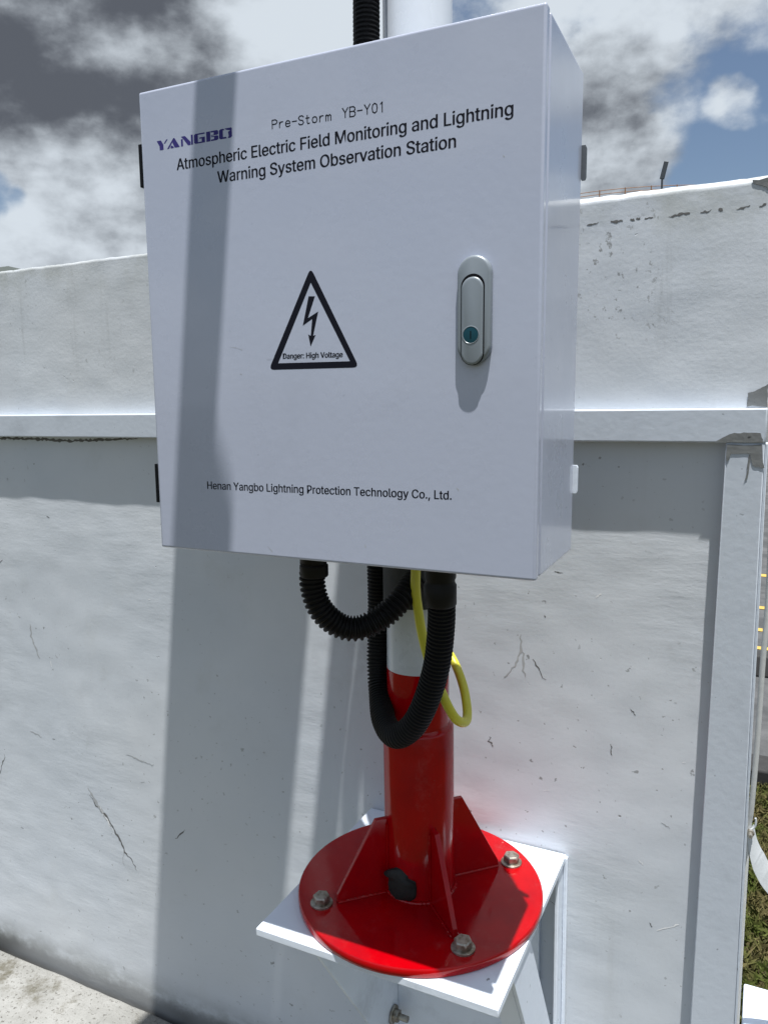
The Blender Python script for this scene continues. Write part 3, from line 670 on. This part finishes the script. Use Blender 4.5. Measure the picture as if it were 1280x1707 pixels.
# ------------------------------------------------------------------ cable, strap and block at the end of the wall
bm = bmesh.new(); tube(bm, catmull([V(*p) for p in ((.010, 1.30, .02), (.0165, 1.305, -.15), (.0190, 1.31, -.30), (.0165, 1.312, -.42), (.0150, 1.314, -.55), (.0120, 1.316, -.66), (.0095, 1.318, -.70), (.0078, 1.312, -.80), (.0072, 1.308, -1.0), (.0072, 1.305, -1.2), (.0085, 1.30, -1.44))], .01), .0042, 10)
o = obj('cable', bm, M_CABLE, smooth=True); tag(o, 'thin pale cable running down the right edge of the corner post', 'cable')
st = thing('tie_strap', 'white flat strap clamped to the corner post edge by a bolt', 'strap', V(.012, 1.318, -.704))
bm = bmesh.new(); L = []
for p in catmull([V(*q) for q in ((.0125, 1.316, -.700), (.018, 1.318, -.728), (.028, 1.322, -.756), (.046, 1.330, -.790), (.075, 1.345, -.822), (.12, 1.36, -.85))], .004):
    k = min(1, (p.x - .008) / .02); L.append((p + Vector((-.004 - .004 * k, -.006, -.006 - .008 * k)), p + Vector((.003 + .002 * k, .008, .004 + .010 * k))))
fr = [[bm.verts.new(a) for a in l] + [bm.verts.new(a + Vector((.001, .001, -.0015))) for a in l] for l in L]
for a, b in zip(fr, fr[1:]):
    for i, j in ((0, 1), (1, 3), (3, 2), (2, 0)): bm.faces.new((a[i], a[j], b[j], b[i]))
setw(obj('band', bm, M_STRAP, smooth=True), st)
bm = bmesh.new(); lathe(bm, [(.006, 0), (.006, .006)], V(.0125, 1.312, -.702), 6, Matrix.Rotation(math.pi / 2, 4, 'X')); lathe(bm, [(.0032, 0), (.0032, .016)], V(.0125, 1.312, -.702), 10, Matrix.Rotation(math.pi / 2, 4, 'X'))
setw(obj('clamp_bolt', bm, M_BOLT), st)
bm = bmesh.new(); tube(bm, catmull([V(*q) for q in ((.011, 1.312, -.699), (.018, 1.312, -.692), (.0195, 1.312, -.682), (.0185, 1.312, -.676))], .002), .0016, 8); setw(obj('wire_tail', bm, M_STRAP, smooth=True), st)
bm = bmesh.new(); prism(bm, [V(.0165, 1.485, -1.10), V(.60, 1.485, -1.10), V(.60, 1.485, -G - .05), V(.0165, 1.485, -G - .05)], (0, -.16, 0))
o = obj('concrete_block', bm, M_PLATEW, bevel=.004); tag(o, 'white painted low block beside the foot of the wall', 'block')

# ------------------------------------------------------------------ things beyond the wall
def az(x_, y_, d): v = Vector((x_, y_, 0)).normalized() * d; return v
tk = az(-.155, .958, 122); R0 = 22.0; topz = .2385 * 100 + G
tank = thing('storage_tank', 'large tan storage tank with orange railing just above the wall', 'tank', (tk.x, tk.y, 0))
bm = bmesh.new(); lathe(bm, [(R0, -.1), (R0, topz - 1.0), (R0 + .15, topz - .9), (R0 + .15, topz - .75), (R0 - 6, topz - .2), (1, topz + .3)], (tk.x, tk.y, 0), 96); setw(obj('shell', bm, M_TAN, smooth=True), tank)
for hz_ in (.05, .45):
    bm = bmesh.new(); n = 96
    pts = [Vector((tk.x + R0 * math.cos(2 * math.pi * i / n), tk.y + R0 * math.sin(2 * math.pi * i / n), topz - .45 + hz_ + .55)) for i in range(n + 1)]
    tube(bm, pts, .045, 6, False); setw(obj('rail', bm, M_RAIL), tank)
a0 = math.atan2(-tk.y, -tk.x)
for i in range(-7, 8):
    a = a0 + i * math.radians(7.6); p = (tk.x + R0 * math.cos(a), tk.y + R0 * math.sin(a), 0)
    bm = bmesh.new(); lathe(bm, [(.07, topz - .8), (.07, topz + .62)], p, 8); setw(obj('rail_post', bm, M_RAIL), tank)
lp = az(-.116, .964, 40)
lamp = thing('street_lamp', 'slim grey street lamp rising above the wall top', 'lamp', (lp.x, lp.y, 0))
zt = .2515 * 40 + G
bm = bmesh.new(); lathe(bm, [(.09, 0), (.075, zt * .5), (.045, zt)], (lp.x, lp.y, 0), 12); setw(obj('pole', bm, M_LAMP, smooth=True), lamp)
bm = bmesh.new(); lathe(bm, [(.14, 0), (.14, .04)], (lp.x, lp.y, 0), 12); setw(obj('base_plate', bm, M_LAMP), lamp)
hd = lbox(-.10, .10, -.05, .05, -.05, .72); bmesh.ops.transform(hd, matrix=Matrix.Translation((lp.x, lp.y, zt)) @ Matrix.Rotation(math.radians(13), 4, 'Y'), verts=hd.verts); setw(obj('lamp_head', hd, M_LAMP, bevel=.015), lamp)
bld = thing('low_building', 'grey roofed building whose roof corner peeks over the wall', 'building', (-30, 21, 0))
ze, zr = 4.35 + G, 5.15 + G
bm = bmesh.new(); box(bm, -7.2, 6.6, -1.2, 4.4, -.05, ze - .02); obj('wall', bm, M_BWALL, bld)
bm = bmesh.new()
b0 = [bm.verts.new(p) for p in ((-7.6, -1.65, ze), (7.07, -1.65, ze), (7.07, 4.85, ze), (-7.6, 4.85, ze))]; t0, t1 = bm.verts.new((-4, 1.0, zr + .35)), bm.verts.new((3.0, 1.0, zr + .35))
for f in ((b0[0], b0[1], t1, t0), (b0[1], b0[2], t1), (b0[2], b0[3], t0, t1), (b0[3], b0[0], t0), (b0[3], b0[2], b0[1], b0[0])): bm.faces.new(f)
obj('roof', bm, M_ROOF, bld)
for i in range(3):
    wd_o = obj('window', lbox(-5 + i * 3.3, -3.4 + i * 3.3, -1.24, -1.203, 1.2, 2.8), M_LAMP, bld)
